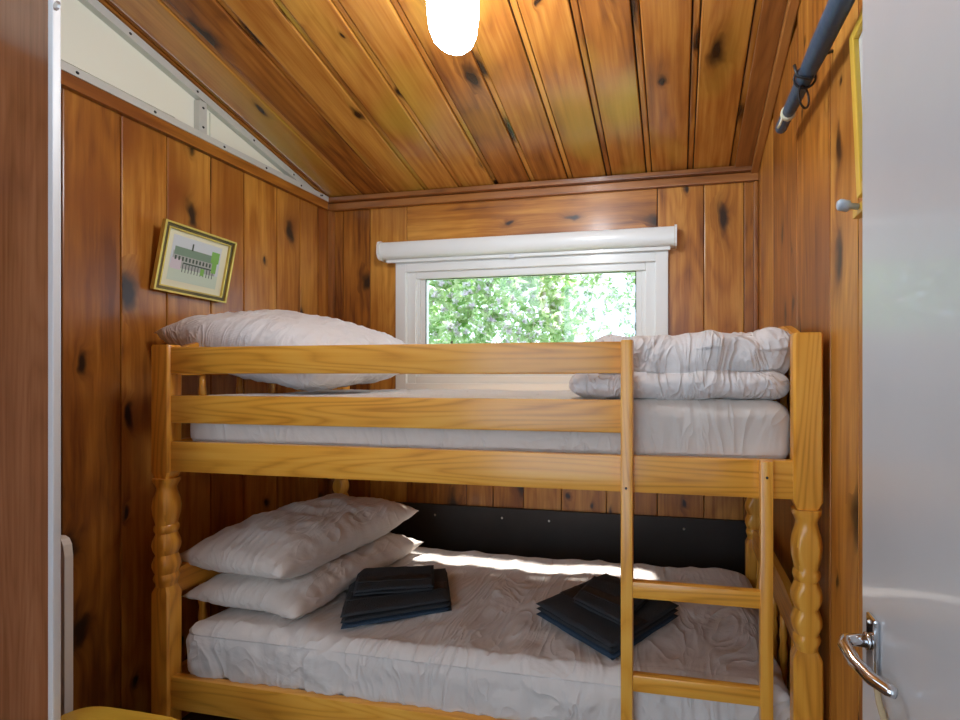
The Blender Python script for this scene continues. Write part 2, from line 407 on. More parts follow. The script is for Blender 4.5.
# floor
bm = bm_new(); box(bm, (XL-.08, YF, FL-.1), (XR+.08, D+.06, FL), 1); struct('floor', bm, M['carpet'])
# front wall behind the viewer with a broad window opening that lets the daylight in
bm = bm_new()
fw0, fw1, fz0, fz1 = -1.55, .1, -1.27, 1.25
prism(bm, [(XL-.08, FL), (fw0, FL), (fw0, ceil_z(YF)+.05), (XL-.08, ceil_z(YF)+.05)], 1, YF-.06, YF, 2)
prism(bm, [(fw1, FL), (XR+.08, FL), (XR+.08, ceil_z(YF)+.05), (fw1, ceil_z(YF)+.05)], 1, YF-.06, YF, 2)
box(bm, (fw0, YF-.06, fz1), (fw1, YF, ceil_z(YF)+.05), 0)
struct('wall_front', bm, M['wall'])

# partition on the left with its white metal edge strip
PY = .86
e0 = onY(49.5, 300, PY).x; e1 = onY(61.5, 300, PY+.012).x
bm = bm_new(); box(bm, (XL+.001, PY, FL), (e0, PY+.012, ceil_z(PY)-.02), 2, .002); struct('wall_partition', bm, M['ply'])
bm = bm_new(); box(bm, (e0+.0005, PY-.004, FL), (e1, PY+.012, ceil_z(PY)-.03), 2, .003); struct('trim_1', bm, M['alu'])
bm = bm_new(); screw_head(bm, (onY(57, 6, PY-.006).x, PY-.0065, onY(57, 6, PY-.006).z), (0, -1, 0), .012); tag(obj('strip_cap', bm, M['steel']), 'small round metal cap at the top of the white edge strip', 'cap')
# dark board low on the back wall behind the lower bunk
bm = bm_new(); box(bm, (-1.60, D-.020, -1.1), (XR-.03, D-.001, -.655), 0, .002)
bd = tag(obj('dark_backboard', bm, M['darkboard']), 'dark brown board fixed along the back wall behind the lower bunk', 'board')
for u, v in ((435, 515), (502, 518), (549, 521), (684, 529)):
    p = onY(u, v, D-.0205); bm = bm_new(); screw_head(bm, p, (0, -1, 0), .006); obj('screw', bm, M['steel'], bd)

# ------------------------------------------------------------ window with blind
wn = thing('window_1', None, None, ((WX0+WX1)/2, D, WZ0)); wn['kind'] = 'structure'
def frame_rect(bm, x0, x1, z0, z1, wd, y0, y1, bev=.003):
    box(bm, (x0, y0, z0), (x0+wd, y1, z1), 2, bev); box(bm, (x1-wd, y0, z0), (x1, y1, z1), 2, bev)
    box(bm, (x0+wd, y0, z1-wd), (x1-wd, y1, z1), 0, bev); box(bm, (x0+wd, y0, z0), (x1-wd, y1, z0+wd), 0, bev)
bm = bm_new(); frame_rect(bm, WX0-.05, WX1+.05, WZ0-.04, WZ1+.04, .058, D-.022, D-.001); obj('window_casing', bm, M['upvc'], wn)
bm = bm_new(); frame_rect(bm, WX0+.004, WX1-.004, WZ0+.004, WZ1-.004, .05, D-.006, D+.03); frame_rect(bm, WX0+.05, WX1-.05, WZ0+.05, WZ1-.018, .022, D+.005, D+.035, .002); obj('outer_frame', bm, M['upvc'], wn)
bm = bm_new(); frame_rect(bm, WX0+.072, WX1-.072, WZ0+.07, WZ1-.026, .028, D+.012, D+.045); sash = obj('sash', bm, M['upvc'], wn)
bm = bm_new(); box(bm, (WX0+.09, D+.026, WZ0+.09), (WX1-.09, D+.030, WZ1-.045), 2); obj('glass_pane', bm, M['glass'], sash)
# glazing gasket
bm = bm_new(); frame_rect(bm, WX0+.1, WX1-.1, WZ0+.095, WZ1-.053, .004, D+.010, D+.0125, 0); obj('gasket', bm, M['black'], sash)
bl = thing('roller_blind', 'white roller blind cassette mounted above the window', 'blind', (-.755, D-.06, .585))
pr = [(D-.001, .590), (D-.001, .672), (D-.050, .675), (D-.062, .670), (D-.070, .655), (D-.072, .635), (D-.070, .612), (D-.062, .598), (D-.050, .590)]
bm = bm_new(); prism(bm, pr, 0, -1.480, -.012, 0); cass = obj('cassette', bm, M['upvc'], bl, True, 35)
for xx in (-1.492, -.011):
    bm = bm_new(); prism(bm, [(D-.0005, .585), (D-.0005, .678), (D-.055, .680), (D-.070, .674), (D-.077, .655), (D-.078, .615), (D-.068, .592), (D-.055, .584)], 0, xx, xx+.011, 0); obj('end_cap', bm, M['white'], cass)
bm = bm_new(); box(bm, (-1.46, D-.040, .572), (-.03, D-.028, .5895), 0, .003); bbar = obj('bottom_bar', bm, M['upvc'], bl)
bm = bm_new(); box(bm, (-.80, D-.044, .566), (-.775, D-.0405, .586), 0, .002); obj('pull_tab', bm, M['alu'], bbar)

# ------------------------------------------------------------ bunk bed
Y0, YB = 1.22, 2.02            # front faces of front / back posts
PT = .046                      # post thickness in Y
XPL, XPR = (-1.625, -1.557), (.276, .343)
bed = thing('bunk_bed', 'honey pine bunk bed with turned posts, guard rails and a ladder', 'bunk bed', ((XPL[0]+XPR[1])/2, 1.64, FL))
PROF = [(0,.97),(.03,.96),(.06,.80),(.09,.70),(.13,.76),(.19,.93),(.26,1.02),(.33,.97),(.39,.84),(.43,.76),(.445,.86),(.47,.90),(.495,.84),(.51,.74),(.54,.84),(.58,.98),(.62,1.02),(.66,.96),(.695,.82),(.71,.76),(.74,.88),(.78,1.0),(.82,1.01),(.86,.88),(.885,.78),(.90,.86),(.925,.92),(.95,.86),(.97,.76),(1,.74)]
def post(xr, y0, parent, ztop):
    bm = bm_new(); cx = (xr[0]+xr[1])/2; cy = y0+PT/2; r = .0345; rn = random.random()
    # square stock with chamfered shoulders towards the turning
    def stock(z0, z1, sh_lo, sh_hi):
        hx, hy = (xr[1]-xr[0])/2, PT/2
        zs = ([(z0, .72), (z0+.02, 1)] if sh_lo else [(z0, 1)]) + ([(z1-.02, 1), (z1, .72)] if sh_hi else [(z1-.006, 1), (z1, .9)])
        rings = []
        for z, s in zs:
            c = .005; X, Y = hx*s, hy*(s*.6+.4)
            rings.append([bm.verts.new((cx+a, cy+b, z)) for a, b in ((-X+c,-Y),(X-c,-Y),(X,-Y+c),(X,Y-c),(X-c,Y),(-X+c,Y),(-X,Y-c),(-X,-Y+c))])
        fs = []
        for a, b in zip(rings, rings[1:]):
            for k in range(8): fs.append(bm.faces.new((a[k], a[(k+1) % 8], b[(k+1) % 8], b[k])))
        fs.append(bm.faces.new(rings[0][::-1])); fs.append(bm.faces.new(rings[-1]))
        bmesh.ops.recalc_face_normals(bm, faces=fs); uvbox(bm, fs, 2, 0, rn)
    zt, zb = -.325, -.665
    stock(zt, ztop, True, False); stock(FL, zb, False, True)
    lathe(bm, cx, cy, [(zt+(zb-zt)*t, r*k*1.04) for t, k in PROF][::-1], 64, clampy=PT/2*1.2)
    return obj('post', bm, M['bed'], parent, True, 40)
post(XPL, Y0, bed, .095); post(XPR, Y0, bed, .102); post(XPL, YB, bed, .095); post(XPR, YB, bed, .102)
RA, RB = XPL[1]-.004, XPR[0]+.004
def rail(name, x0, x1, z0, z1, y0, y1, bev=.004):
    bm = bm_new(); box(bm, (x0, y0, z0), (x1, y1, z1), 0, bev); return obj(name, bm, M['bed'], bed, True, 40)
ry0 = Y0+.008
rail('side_rail', RA, RB, -.302, -.208, ry0, ry0+.026); rail('side_rail', RA, RB, -.302, -.208, YB+.01, YB+.036)
rail('side_rail', RA, RB, -1.045, -.945, ry0, ry0+.026); rail('side_rail', RA, RB, -1.045, -.945, YB+.01, YB+.036)
gx = -.109
rail('guard_rail', RA, gx-.030, .004, .087, ry0, ry0+.022); rail('guard_rail', RA, gx-.030, -.150, -.064, ry0, ry0+.022)
rail('guard_rail', RA, RB, .004, .060, YB+.01, YB+.032)
# ladder: the left stile also carries the guard rails
def stile(x0, x1, z1, y0, y1):
    bm = bm_new(); n = 8; r = (x1-x0)/2
    box(bm, (x0, y0, FL), (x1, y1, z1), 2, .005); return obj('ladder_stile', bm, M['bed'], bed, True, 40)
sl_ = stile(gx-.031, gx, .089, Y0-.022, ry0-.0005); sr_ = stile(.196, .226, -.206, Y0-.022, ry0-.0005)
for zc in (-.285, -.52, -.755, -.99, -1.19):
    bm = bm_new()
    box(bm, (gx-.004, Y0-.018, zc-.042), (.200, Y0+.004, zc), 0, .005)
    if zc < -.3: obj('ladder_rung', bm, M['bed'], bed, True, 40)
    else: bm.free()
for st, x, z in ((sl_, gx-.017, -.285), (sr_, .211, -.245)):
    bm = bm_new(); screw_head(bm, (x, Y0-.0222, z), (0, -1, 0), .0035); obj('screw', bm, M['screw'], st)
# end boards and spindles
def end_board(xc, z0, z1, arch, name='end_board'):
    bm = bm_new(); n = 16; ya, yb = Y0+PT-.004, YB+.004; poly = [(ya, z0), (yb, z0)]
    for i in range(n+1):
        t = i/n; s = math.sin(math.pi*t); poly.append((yb+(ya-yb)*t, z1+arch*min(1, s*1.35)**.8 if s > 0 else z1))
    prism(bm, poly, 0, xc-.011, xc+.011, 1)
    return obj(name, bm, M['bed'], bed)
for xc in (XPL[0]+.034, XPR[0]+.034):
    end_board(xc, .0, .078, .065); end_board(xc, -.302, -.208, 0); end_board(xc, -.70, -.625, .03); end_board(xc, -1.045, -.945, 0)
    for zt, zb in ((.002, -.21), (-.698, -.947)):
        for k in range(5):
            y = Y0+.14+k*(YB-Y0-.24)/4; h_ = zt-zb
            bm = bm_new(); lathe(bm, xc, y, [(zb, .009), (zb+h_*.2, .010), (zb+h_*.3, .0125), (zb+h_*.36, .009), (zb+h_*.5, .0135), (zb+h_*.64, .009), (zb+h_*.7, .0125), (zb+h_*.8, .010), (zt, .009)], 12)
            obj('spindle', bm, M['bed'], bed)
# slats under each mattress
for zs in (-.262, -1.005):
    for k in range(12):
        x = XPL[1]+.06+k*.158
        bm = bm_new(); box(bm, (x, ry0+.027, zs), (x+.07, YB+.009, zs+.016), 1, .002); obj('slat', bm, M['bed'], bed)

# ------------------------------------------------------------ soft things
def rbox(h, r, cuts, disp):
    """rounded, displaced slab centred on the origin"""
    bm = bm_new(); bmesh.ops.create_cube(bm, size=2)
    bm2 = bm; bmesh.ops.subdivide_edges(bm2, edges=bm2.edges[:], cuts=cuts, use_grid_fill=True)
    for v in bm2.verts:
        p = Vector((v.co.x*h[0], v.co.y*h[1], v.co.z*h[2]))
        q = Vector([max(-(h[i]-r[i]), min(h[i]-r[i], p[i])) for i in range(3)])
        e = p-q; n = Vector([e[i]/r[i] for i in range(3)])
        if n.length > 1e-6: n.normalize()
        p = q+Vector([n[i]*r[i] for i in range(3)])
        v.co = p + n*disp(p, n)
    return bm2
def nz(p, s, off=0): return noise.noise(Vector((p.x*s, p.y*s, p.z*s+off)))
def ridge(p, sx, sy, off=0):
    a = noise.noise(Vector((p.x*sx, p.y*sy, p.z*sy+off))); return (1-abs(a)*2.2)
def place(bm, loc, rot=(0, 0, 0)):
    m = Matrix.Translation(loc) @ Matrix.Rotation(rot[2], 4, 'Z') @ Matrix.Rotation(rot[1], 4, 'Y') @ Matrix.Rotation(rot[0], 4, 'X')
    bmesh.ops.transform(bm, matrix=m, verts=bm.verts)
mcx = (-1.545+.282)/2; my0, my1 = ry0+.030, YB+.0095
def mat_disp(amp):
    def f(p, n):
        w_ = ridge(p, 5, 9, 3)*.45+ridge(p, 14, 6, 8)*.2+nz(p, 4, 1)*.6
        return amp*w_*(1 if n.z > -.2 else .1)
    return f
bm = rbox(((.282+1.545)/2, (my1-my0)/2, .085), (.05, .045, .045), 70, mat_disp(.007))
place(bm, (mcx, (my0+my1)/2, -.153)); tag(obj('mattress', bm, M['sheetu'], None, True), 'mattress in a grey fitted sheet on the upper bunk', 'mattress')
# lower mattress: sheet bulges outward over the rail
def lowdisp(p, n):
    f = mat_disp(.010)(p, n)
    if n.y < -.3: f += .010*ridge(Vector((p.x, p.z*.4, 0)), 22, 8, 5) + .004*nz(p, 25)
    if n.z > .5:
        f += .007*ridge(Vector((p.x+p.y*.5, p.y, 0)), 6, 2.2, 2)+.005*ridge(Vector((p.x-p.y*.8, p.y*.6, 0)), 9, 2.5, 7)
    return f
bm = rbox(((.282+1.545)/2, (my1-my0)/2+.006, .092), (.06, .055, .055), 110, lowdisp)
place(bm, (mcx, (my0+my1)/2, -.888)); tag(obj('mattress', bm, M['sheet'], None, True), 'mattress in a creased taupe sheet on the lower bunk', 'mattress')

def pillow(hx, hy, t, loc, rot, mat, label, group, seed, bend=None, n=56):
    bm = bm_new(); g = {}
    for side in (1, -1):
        for i in range(n+1):
            for j in range(n+1):
                a, b = -1+2*i/n, -1+2*j/n
                edge = i in (0, n) or j in (0, n)
                if side == -1 and edge: g[(side, i, j)] = g[(1, i, j)]; continue
                k = max(0, (1-abs(a)**4.2)*(1-abs(b)**4.2))**.5*(1-.12*(a*a+b*b)*.5)
                x = a*hx*(1-.055*(1-b*b)); y = b*hy*(1-.07*(1-a*a))
                p = Vector((x, y, 0))
                wr = .010*ridge(p, 7, 9, seed)+.006*ridge(Vector((x-y, x+y, 0)), 8, 18, seed+3)
                ed = max(abs(a), abs(b))
                pk = .010*math.sin(40*(a if abs(b) > abs(a) else b)+nz(p, 5, seed)*6)*max(0, ed-.55)*2*(1-ed)**.5
                z = side*t*k*(1 if side > 0 else .95) + (wr*k+pk)*(1 if side > 0 else -.7) + .010*nz(p, 5, seed+9)
                z += .012*nz(Vector((a*1.5, b*1.5, 0)), 1, seed+20)
                q = Vector((x, y, z))
                if bend: q = bend(q)
                g[(side, i, j)] = bm.verts.new(q)
    for side in (1, -1):
        for i in range(n):
            for j in range(n):
                f = [g[(side, i, j)], g[(side, i+1, j)], g[(side, i+1, j+1)], g[(side, i, j+1)]]
                if side < 0: f = f[::-1]
                try: bm.faces.new(f)
                except ValueError: pass
    place(bm, loc, rot)
    o = obj('pillow', bm, mat, None, True); return tag(o, label, 'pillow', group)
R = math.radians
pillow(.345, .27, .115, (-1.40, 1.575, .098), (R(5), R(11), R(-5)), M['pillowu'], 'white pillow on the left end of the upper bunk', None, 2)
pillow(.225, .345, .060, (-1.345, 1.615, -.728), (R(0), R(2), R(-3)), M['pillow'], 'beige pillow lying on the lower mattress, underneath another', None, 5)
pillow(.225, .345, .075, (-1.375, 1.615, -.600), (R(1), R(2), R(-5)), M['pillow'], 'beige pillow on top of the stack on the lower bunk', None, 11)

# duvet folded at the right end of the upper bunk: three layers
def dd(p, n):
    return .010*ridge(p, 5, 7, 4)+.009*ridge(Vector((p.x+p.y, p.y, p.z)), 11, 13, 9)+.012*nz(p, 6, 2)+.005*nz(p, 22)
dv = thing('folded_duvet', 'crumpled grey duvet folded at the right end of the upper bunk', 'duvet', (-.02, 1.62, -.07))
bm = rbox((.285, .365, .033), (.05, .05, .030), 46, lambda p, n: dd(p, n)*.55)
place(bm, (-.006, 1.625, -.027), (0, 0, 0)); obj('lower_fold', bm, M['duvet'], dv, True)
def d2(p, n):
    f = dd(p, n)*1.15
    if n.z > .3: f += .022*max(0, 1-abs(p.x-.12-p.y*.15)/.05)*max(0, noise.noise(Vector((0, p.y*6, 0)))+.4)
    if p.x > .18 and n.z > .2: f += .03*(p.x-.18)/.1
    return f
bm = rbox((.262, .345, .050), (.05, .05, .046), 60, d2)
place(bm, (.014, 1.632, .043), (R(0), R(-1.5), R(1))); obj('upper_fold', bm, M['duvet'], dv, True)

# towels
def towel(corners, z, layers, lt, label, cat, group, seed, band=True, blue=True):
    """corners: FL, FR, BR, BL on the bed (x, y)"""
    c = [Vector((p[0], p[1], 0)) for p in corners]
    root = thing('folded_towel', label, cat, (sum(p.x for p in c)/4, sum(p.y for p in c)/4, z), group)
    def surf(a, b):     # a,b in 0..1
        return (c[0]*(1-a)+c[1]*a)*(1-b) + (c[3]*(1-a)+c[2]*a)*b
    def pad(bm, a0, a1, b0, b1, z0, z1, mi, sd, na=26, nb=20):
        g = {}; r = (z1-z0)/2
        for s in (1, -1):
            for i in range(na+1):
                for j in range(nb+1):
                    if s < 0 and (i in (0, na) or j in (0, nb)): g[(s, i, j)] = g[(1, i, j)]; continue
                    a, b = i/na, j/nb; e = min(a, 1-a)*na/2.0; f = min(b, 1-b)*nb/2.0
                    k = min(1, e)**.5*min(1, f)**.5
                    p = surf(a0+(a1-a0)*a, b0+(b1-b0)*b)
                    q = (z0+z1)/2 + s*r*k + .0025*nz(p, 14, sd)+.0015*nz(p, 40, sd)
                    g[(s, i, j)] = bm.verts.new((p.x+.003*nz(p, 9, sd+5), p.y+.003*nz(p, 9, sd+8), q))
        for s in (1, -1):
            for i in range(na):
                for j in range(nb):
                    f = [g[(s, i, j)], g[(s, i+1, j)], g[(s, i+1, j+1)], g[(s, i, j+1)]]
                    fc = bm.faces.new(f if s > 0 else f[::-1]); fc.material_index = mi
    bm = bm_new(); rr = random.Random(seed)
    for k in range(layers):
        o1, o2 = rr.uniform(-.02, .02), rr.uniform(-.02, .02)
        pad(bm, 0+abs(o1), 1-abs(o2)*.6, abs(o2), 1-abs(o1)*.5, z+k*lt, z+(k+1)*lt-.0005, 1 if (k == 0 and blue) else 0, seed+k)
    t = z+layers*lt
    cl_ = obj('cloth', bm, [M['towel'], M['toweledge']], root, True)
    if band:
        bm = bm_new(); pad(bm, .03, .97, .30, .52, t-.004, t+.0018, 0, seed+layers-1); obj('woven_band', bm, M['towelband'], cl_, True)
    return root
def q(u, v, z): p = onZ(u, v, z); return (p.x, p.y)
ZT = -.788
towel([q(339, 632, ZT), q(452, 613, ZT), q(447, 578, ZT), q(352, 586, ZT)], ZT, 3, .016, 'large charcoal folded towel under the small one beside the pillows', 'towel', 'towel stack beside the pillows', 3)
z2 = ZT+.049
towel([q(352, 598, z2), q(435, 592, z2), q(434, 570, z2), q(358, 573, z2)], z2, 2, .012, 'small charcoal towel on top of the stack beside the pillows', 'towel', 'towel stack beside the pillows', 8, blue=False)
towel([q(534, 616, ZT), q(612, 664, ZT), q(680, 618, ZT), q(606, 583, ZT)], ZT, 3, .016, 'large charcoal folded towel lying behind the ladder', 'towel', 'towel stack behind the ladder', 14)
towel([q(572, 603, z2), q(622, 629, z2), q(652, 598, z2), q(594, 580, z2)], z2, 2, .011, 'small charcoal towel on top of the stack behind the ladder', 'towel', 'towel stack behind the ladder', 21, blue=False)

# ------------------------------------------------------------ picture on the left wall
XT = XL+.055
pTL, pTR = onX(165, 219, XT), onX(236, 243, XT); pBL, pBR = onX(153, 289, XL+.012), onX(229, 304, XL+.012)
pic = thing('framed_picture', 'gilt framed picture of a long terrace hanging tilted on the left wall', 'picture', tuple((pBL+pBR)/2))
ex = (pBR-pBL).normalized(); eu = ((pTL+pTR)/2-(pBL+pBR)/2); hh = eu.length; eu.normalize(); en = ex.cross(eu).normalized()
if en.x < 0: en = -en
eu = en.cross(ex).normalized() if en.cross(ex).z > 0 else -en.cross(ex).normalized()
ww = ((pBR-pBL).length+(pTR-pTL).length)/2
ww *= .97; pBL = pBL - ex*.010
MP = Matrix((( ex.x, en.x, eu.x, pBL.x), (ex.y, en.y, eu.y, pBL.y), (ex.z, en.z, eu.z, pBL.z), (0, 0, 0, 1)))
def pbox(bm, a0, a1, b0, b1, d0, d1, mi=0, bev=0): box(bm, (a0, d0, b0), (a1, d1, b1), 2, bev, mi, mat=MP)
def pframe(bm, m, w_, d0, d1, mi=0, bev=.001):
    pbox(bm, m, m+w_, m, hh-m, d0, d1, mi, bev); pbox(bm, ww-m-w_, ww-m, m, hh-m, d0, d1, mi, bev)
    pbox(bm, m+w_, ww-m-w_, m, m+w_, d0, d1, mi, bev); pbox(bm, m+w_, ww-m-w_, hh-m-w_, hh-m, d0, d1, mi, bev)
bm = bm_new(); pframe(bm, 0, .007, 0, .016); pframe(bm, .018, .005, 0, .012)
fr = obj('frame', bm, M['gold'], pic)
bm = bm_new(); pframe(bm, .007, .011, 0, .010); obj('frame_inlay', bm, M['gilt_dark'], fr)
bm = bm_new(); pbox(bm, .02, ww-.02, .02, hh-.02, 0, .004); obj('mount', bm, M['mount'], pic)
cols = [simple('print_sky', (.62,.68,.74), .6), simple('print_roof', (.20,.30,.22), .6), simple('print_wall', (.42,.44,.42), .6), simple('print_dark', (.06,.09,.07), .6), simple('print_lawn', (.60,.70,.58), .6), simple('print_tree', (.22,.48,.10), .6), simple('print_pale', (.66,.60,.66), .6)]
bm = bm_new(); iw, ih = ww-.09, hh-.085; ox, oz = .043, .045
def pp(a0, a1, b0, b1, mi, k): pbox(bm, ox+a0*iw, ox+a1*iw, oz+b0*ih, oz+b1*ih, .0041+k*.00012, .0042+k*.00012, mi)
pp(0, 1, 0, 1, 0, 0); pp(0, 1, 0, .30, 4, 1)
pp(.04, .93, .30, .66, 2, 2); pp(.06, .90, .58, .76, 1, 3); pp(.38, .41, .74, .90, 3, 4)
pp(.02, .22, .26, .50, 6, 4)
for i in range(11): pp(.25+i*.062, .265+i*.062, .22, .42, 3, 5)
for i in range(12): pp(.08+i*.07, .115+i*.07, .47, .56, 3, 5)
pp(.26, .90, .41, .44, 3, 5); pp(.80, .97, .60, .86, 5, 6); pp(.84, .94, .36, .62, 5, 6); pp(.62, .70, .24, .40, 5, 6)
obj('print', bm, cols, pic)

# ------------------------------------------------------------ ceiling lamp
lp = onY(453, 375, 1.10); ly = 1.10; lx = lp.x; cy_ = ceil_z(ly)
lt = thing('ceiling_lamp', 'lit white glass ceiling lamp hanging from the board ceiling', 'lamp', (lx, ly, .80))
bm = bm_new(); lathe(bm, lx, ly, [(cy_-.05, .055), (cy_-.02, .06), (cy_+.012, .06)], 28); obj('ceiling_rose', bm, M['bulbwhite'], lt)
bm = bm_new(); lathe(bm, lx, ly, [(1.10, .035), (1.12, .04), (cy_-.05, .04)], 24); obj('lamp_holder', bm, M['bulbwhite'], lt)
bm = bm_new()
bot = .805; prof = [(bot, .004), (bot+.003, .022), (bot+.010, .036), (bot+.022, .048), (bot+.045, .057), (bot+.09, .062), (bot+.17, .063), (bot+.25, .060), (bot+.285, .050), (bot+.30, .036)]
lathe(bm, lx, ly, prof, 32); obj('glass_shade', bm, M['lit_glass'], lt)

# ------------------------------------------------------------ right side: umbrella, small picture, peg, door
rx = XR-.052
e = onX(781, 128, rx); far = onX(838, 8, rx)
dirv = (far-e).normalized(); tip = e+dirv*1.15
um = thing('rolled_umbrella', 'long dark blue rolled umbrella hung high along the right wall', 'umbrella', tuple(e))
def pt(k): return e+dirv*k
bm = bm_new(); tube(bm, [pt(.10), pt(.13), pt(.25), pt(.40), pt(.60), pt(.95), pt(1.1)], [.016, .018, .019, .0225, .023, .020, .009], 14, flat=None)
for v in bm.verts: v.co += Vector((0, 0, .002*nz(v.co, 30)))
obj('canopy', bm, M['navy'], um)
bm = bm_new(); tube(bm, [pt(-.01), pt(.0), pt(.08), pt(.10)], [.012, .017, .017, .015], 12); obj('handle', bm, M['navy'], um)
bm = bm_new(); tube(bm, [pt(.085), pt(.087), pt(.099), pt(.1)], [.017, .0205, .0205, .017], 12)
tube(bm, [pt(.09)+Vector((-.014, -.005, -.010)), pt(.065)+Vector((-.016, 0, -.018)), pt(.035)+Vector((-.015, 0, -.012))], .004, 6); obj('cream_tag', bm, simple('cream_tape', (.62,.58,.42), .8), um)
c0 = pt(.27)
bm = bm_new(); pts = []
for k in range(17):
    a = 2*math.pi*k/16; sdv = dirv.cross(Vector((1, 0, 0))).normalized(); pts.append(c0+sdv*.024*math.cos(a)+Vector((1, 0, 0))*.025*math.sin(a))
tube(bm, pts, .003, 6, cap=False)
c1 = c0+Vector((-.002, .0, -.046)); pts = [c1+Vector((.016*math.cos(2*math.pi*k/16), .018*math.cos(2*math.pi*k/16), .026*math.sin(2*math.pi*k/16))) for k in range(17)]
tube(bm, pts, .0028, 6, cap=False); obj('strap', bm, M['black'], um)
bm = bm_new(); hk = pt(.31); tube(bm, [Vector((XR-.001, hk.y, hk.z+.035)), Vector((XR-.02, hk.y, hk.z+.030)), Vector((XR-.05, hk.y, hk.z-.026)), Vector((XR-.078, hk.y, hk.z-.015)), Vector((XR-.085, hk.y, hk.z+.012))], .004, 8)
tag(obj('wall_hook', bm, M['screw']), 'small metal hook holding up the rolled umbrella', 'hook')
# door plane
XD = .262
dY = onX(862, 300, XD).y
dr = thing('door_1', None, None, (XD+.02, dY-.35, FL)); dr['kind'] = 'structure'
bm = bm_new(); box(bm, (XD, dY-.72, FL+.008), (XD+.035, dY, .78), 2, .002); obj('door_leaf', bm, M['door'], dr)
bm = bm_new()
pc = onX(874, 645, XD); 
hz = pc.z; hy = onX(876, 645, XD).y
box(bm, (XD-.008, hy-.014, hz-.042), (XD-.0005, hy+.014, hz+.042), 2, .003); bp_ = obj('door_backplate', bm, M['chrome'], dr)
for dz in (.034, -.034):
    bm = bm_new(); screw_head(bm, (XD-.008, hy, hz+dz), (-1, 0, 0), .003); obj('screw', bm, M['steel'], bp_)
bm = bm_new(); zc = hz+.008
tube(bm, [(XD-.009, hy, zc), (XD-.013, hy, zc)], .011, 16)
tube(bm, [(XD-.012, hy, zc), (XD-.030, hy, zc), (XD-.039, hy-.003, zc), (XD-.043, hy-.012, zc-.002), (XD-.038, hy-.036, zc-.010), (XD-.028, hy-.060, zc-.015), (XD-.016, hy-.078, zc-.016), (XD-.010, hy-.084, zc-.016)], [.0085, .008, .008, .0085, .0085, .008, .0075, .006], 14)
obj('door_lever', bm, M['chrome'], dr)
bm = bm_new(); pts = [Vector((XD-.012, hy-.028, hz-.02)), Vector((XD-.010, hy-.036, hz-.05)), Vector((XD-.006, hy-.05, hz-.075)), Vector((XD-.006, hy-.08, hz-.10)), Vector((XD-.006, hy-.10, hz-.15)), Vector((XD-.006, hy-.105, hz-.24))]
tube(bm, pts, .0045, 8, flat=.0015); tag(obj('strap_loop', bm, M['strap']), 'tan webbing strap hanging from the chrome door handle', 'strap')
# small picture frame on the right wall, mostly behind the door
a = onX(853, 38, XR-.01); b = onX(862, 150, XR-.01)
pf = thing('picture_frame', 'pale gold frame on the right wall, half hidden by the open door', 'picture frame', (XR-.01, a.y-.15, a.z-.36))
y1, z1, y0_, z0_ = a.y, a.z+.0, a.y-.26, a.z-.34
bm = bm_new(); fwid = .022
box(bm, (XR-.018, y1-fwid, z0_), (XR-.001, y1, z1), 2, .003); box(bm, (XR-.018, y0_, z0_), (XR-.001, y0_+fwid, z1), 2, .003)
box(bm, (XR-.018, y0_+fwid, z1-fwid), (XR-.001, y1-fwid, z1), 1, .003); box(bm, (XR-.018, y0_+fwid, z0_), (XR-.001, y1-fwid, z0_+fwid), 1, .003)
bmesh.ops.rotate(bm, verts=bm.verts, cent=(XR-.01, y1, z1), matrix=Matrix.Rotation(R(-7), 3, 'X')); obj('frame', bm, M['yellow'], pf)
bm = bm_new(); box(bm, (XR-.008, y0_+fwid, z0_+fwid), (XR-.002, y1-fwid, z1-fwid), 2)
bmesh.ops.rotate(bm, verts=bm.verts, cent=(XR-.01, y1, z1), matrix=Matrix.Rotation(R(-7), 3, 'X')); obj('glazed_print', bm, simple('pale_print', (.6,.64,.68), .25), pf)
# coat peg
c = onX(858, 210, XR-.01); pg = thing('coat_peg', 'pale blue knob on a wooden block, right wall beside the door edge', 'coat peg', tuple(c))
bm = bm_new(); box(bm, (XR-.016, c.y-.085, c.z-.014), (XR-.0005, c.y+.012, c.z+.006), 1, .002); obj('wooden_block', bm, M['yellow'], pg)
bm = bm_new(); tube(bm, [(XR-.016, c.y-.02, c.z+.000), (XR-.03, c.y-.02, c.z+.002), (XR-.034, c.y-.02, c.z+.002), (XR-.05, c.y-.02, c.z+.006), (XR-.054, c.y-.02, c.z+.006)], [.006, .006, .011, .011, .007], 12); obj('knob', bm, simple('pale_blue_plastic', (.50,.60,.70), .35), pg)

# ------------------------------------------------------------ lower left: stool and white panel
zs = FL+.45
a, b = onZ(66, 722, zs), onZ(196, 724, zs)
sy1 = max(a.y, b.y); sx0, sx1 = a.x-.05, b.x
st = thing('wooden_stool', 'yellow varnished wooden stool in front of the left bunk post', 'stool', ((sx0+sx1)/2, sy1-.17, FL))
bm = bm_new(); n = 40; poly = []; cx, cyy, hx, hy2 = (sx0+sx1)/2, sy1-.155, (sx1-sx0)/2, .17
for k in range(n):
    t = 2*math.pi*k/n; cc, ss = math.cos(t), math.sin(t)
    poly.append((cx+hx*math.copysign(abs(cc)**.38, cc), cyy+hy2*math.copysign(abs(ss)**.38, ss)))
prism(bm, poly, 2, zs-.024, zs, 0); es = [e_ for e_ in bm.edges if abs(e_.verts[0].co.z-e_.verts[1].co.z) < 1e-6]
bmesh.ops.bevel(bm, geom=es, offset=.006, segments=3, affect='EDGES')
obj('seat', bm, M['yellow'], st, True, 50)
for sx in (-1, 1):
    for sy in (-1, 1):
        bm = bm_new(); tube(bm, [(cx+sx*hx*.92, cyy+sy*hy2*.92, FL), (cx+sx*hx*.7, cyy+sy*hy2*.7, zs-.024)], .014, 12); obj('leg', bm, M['yellow'], st)
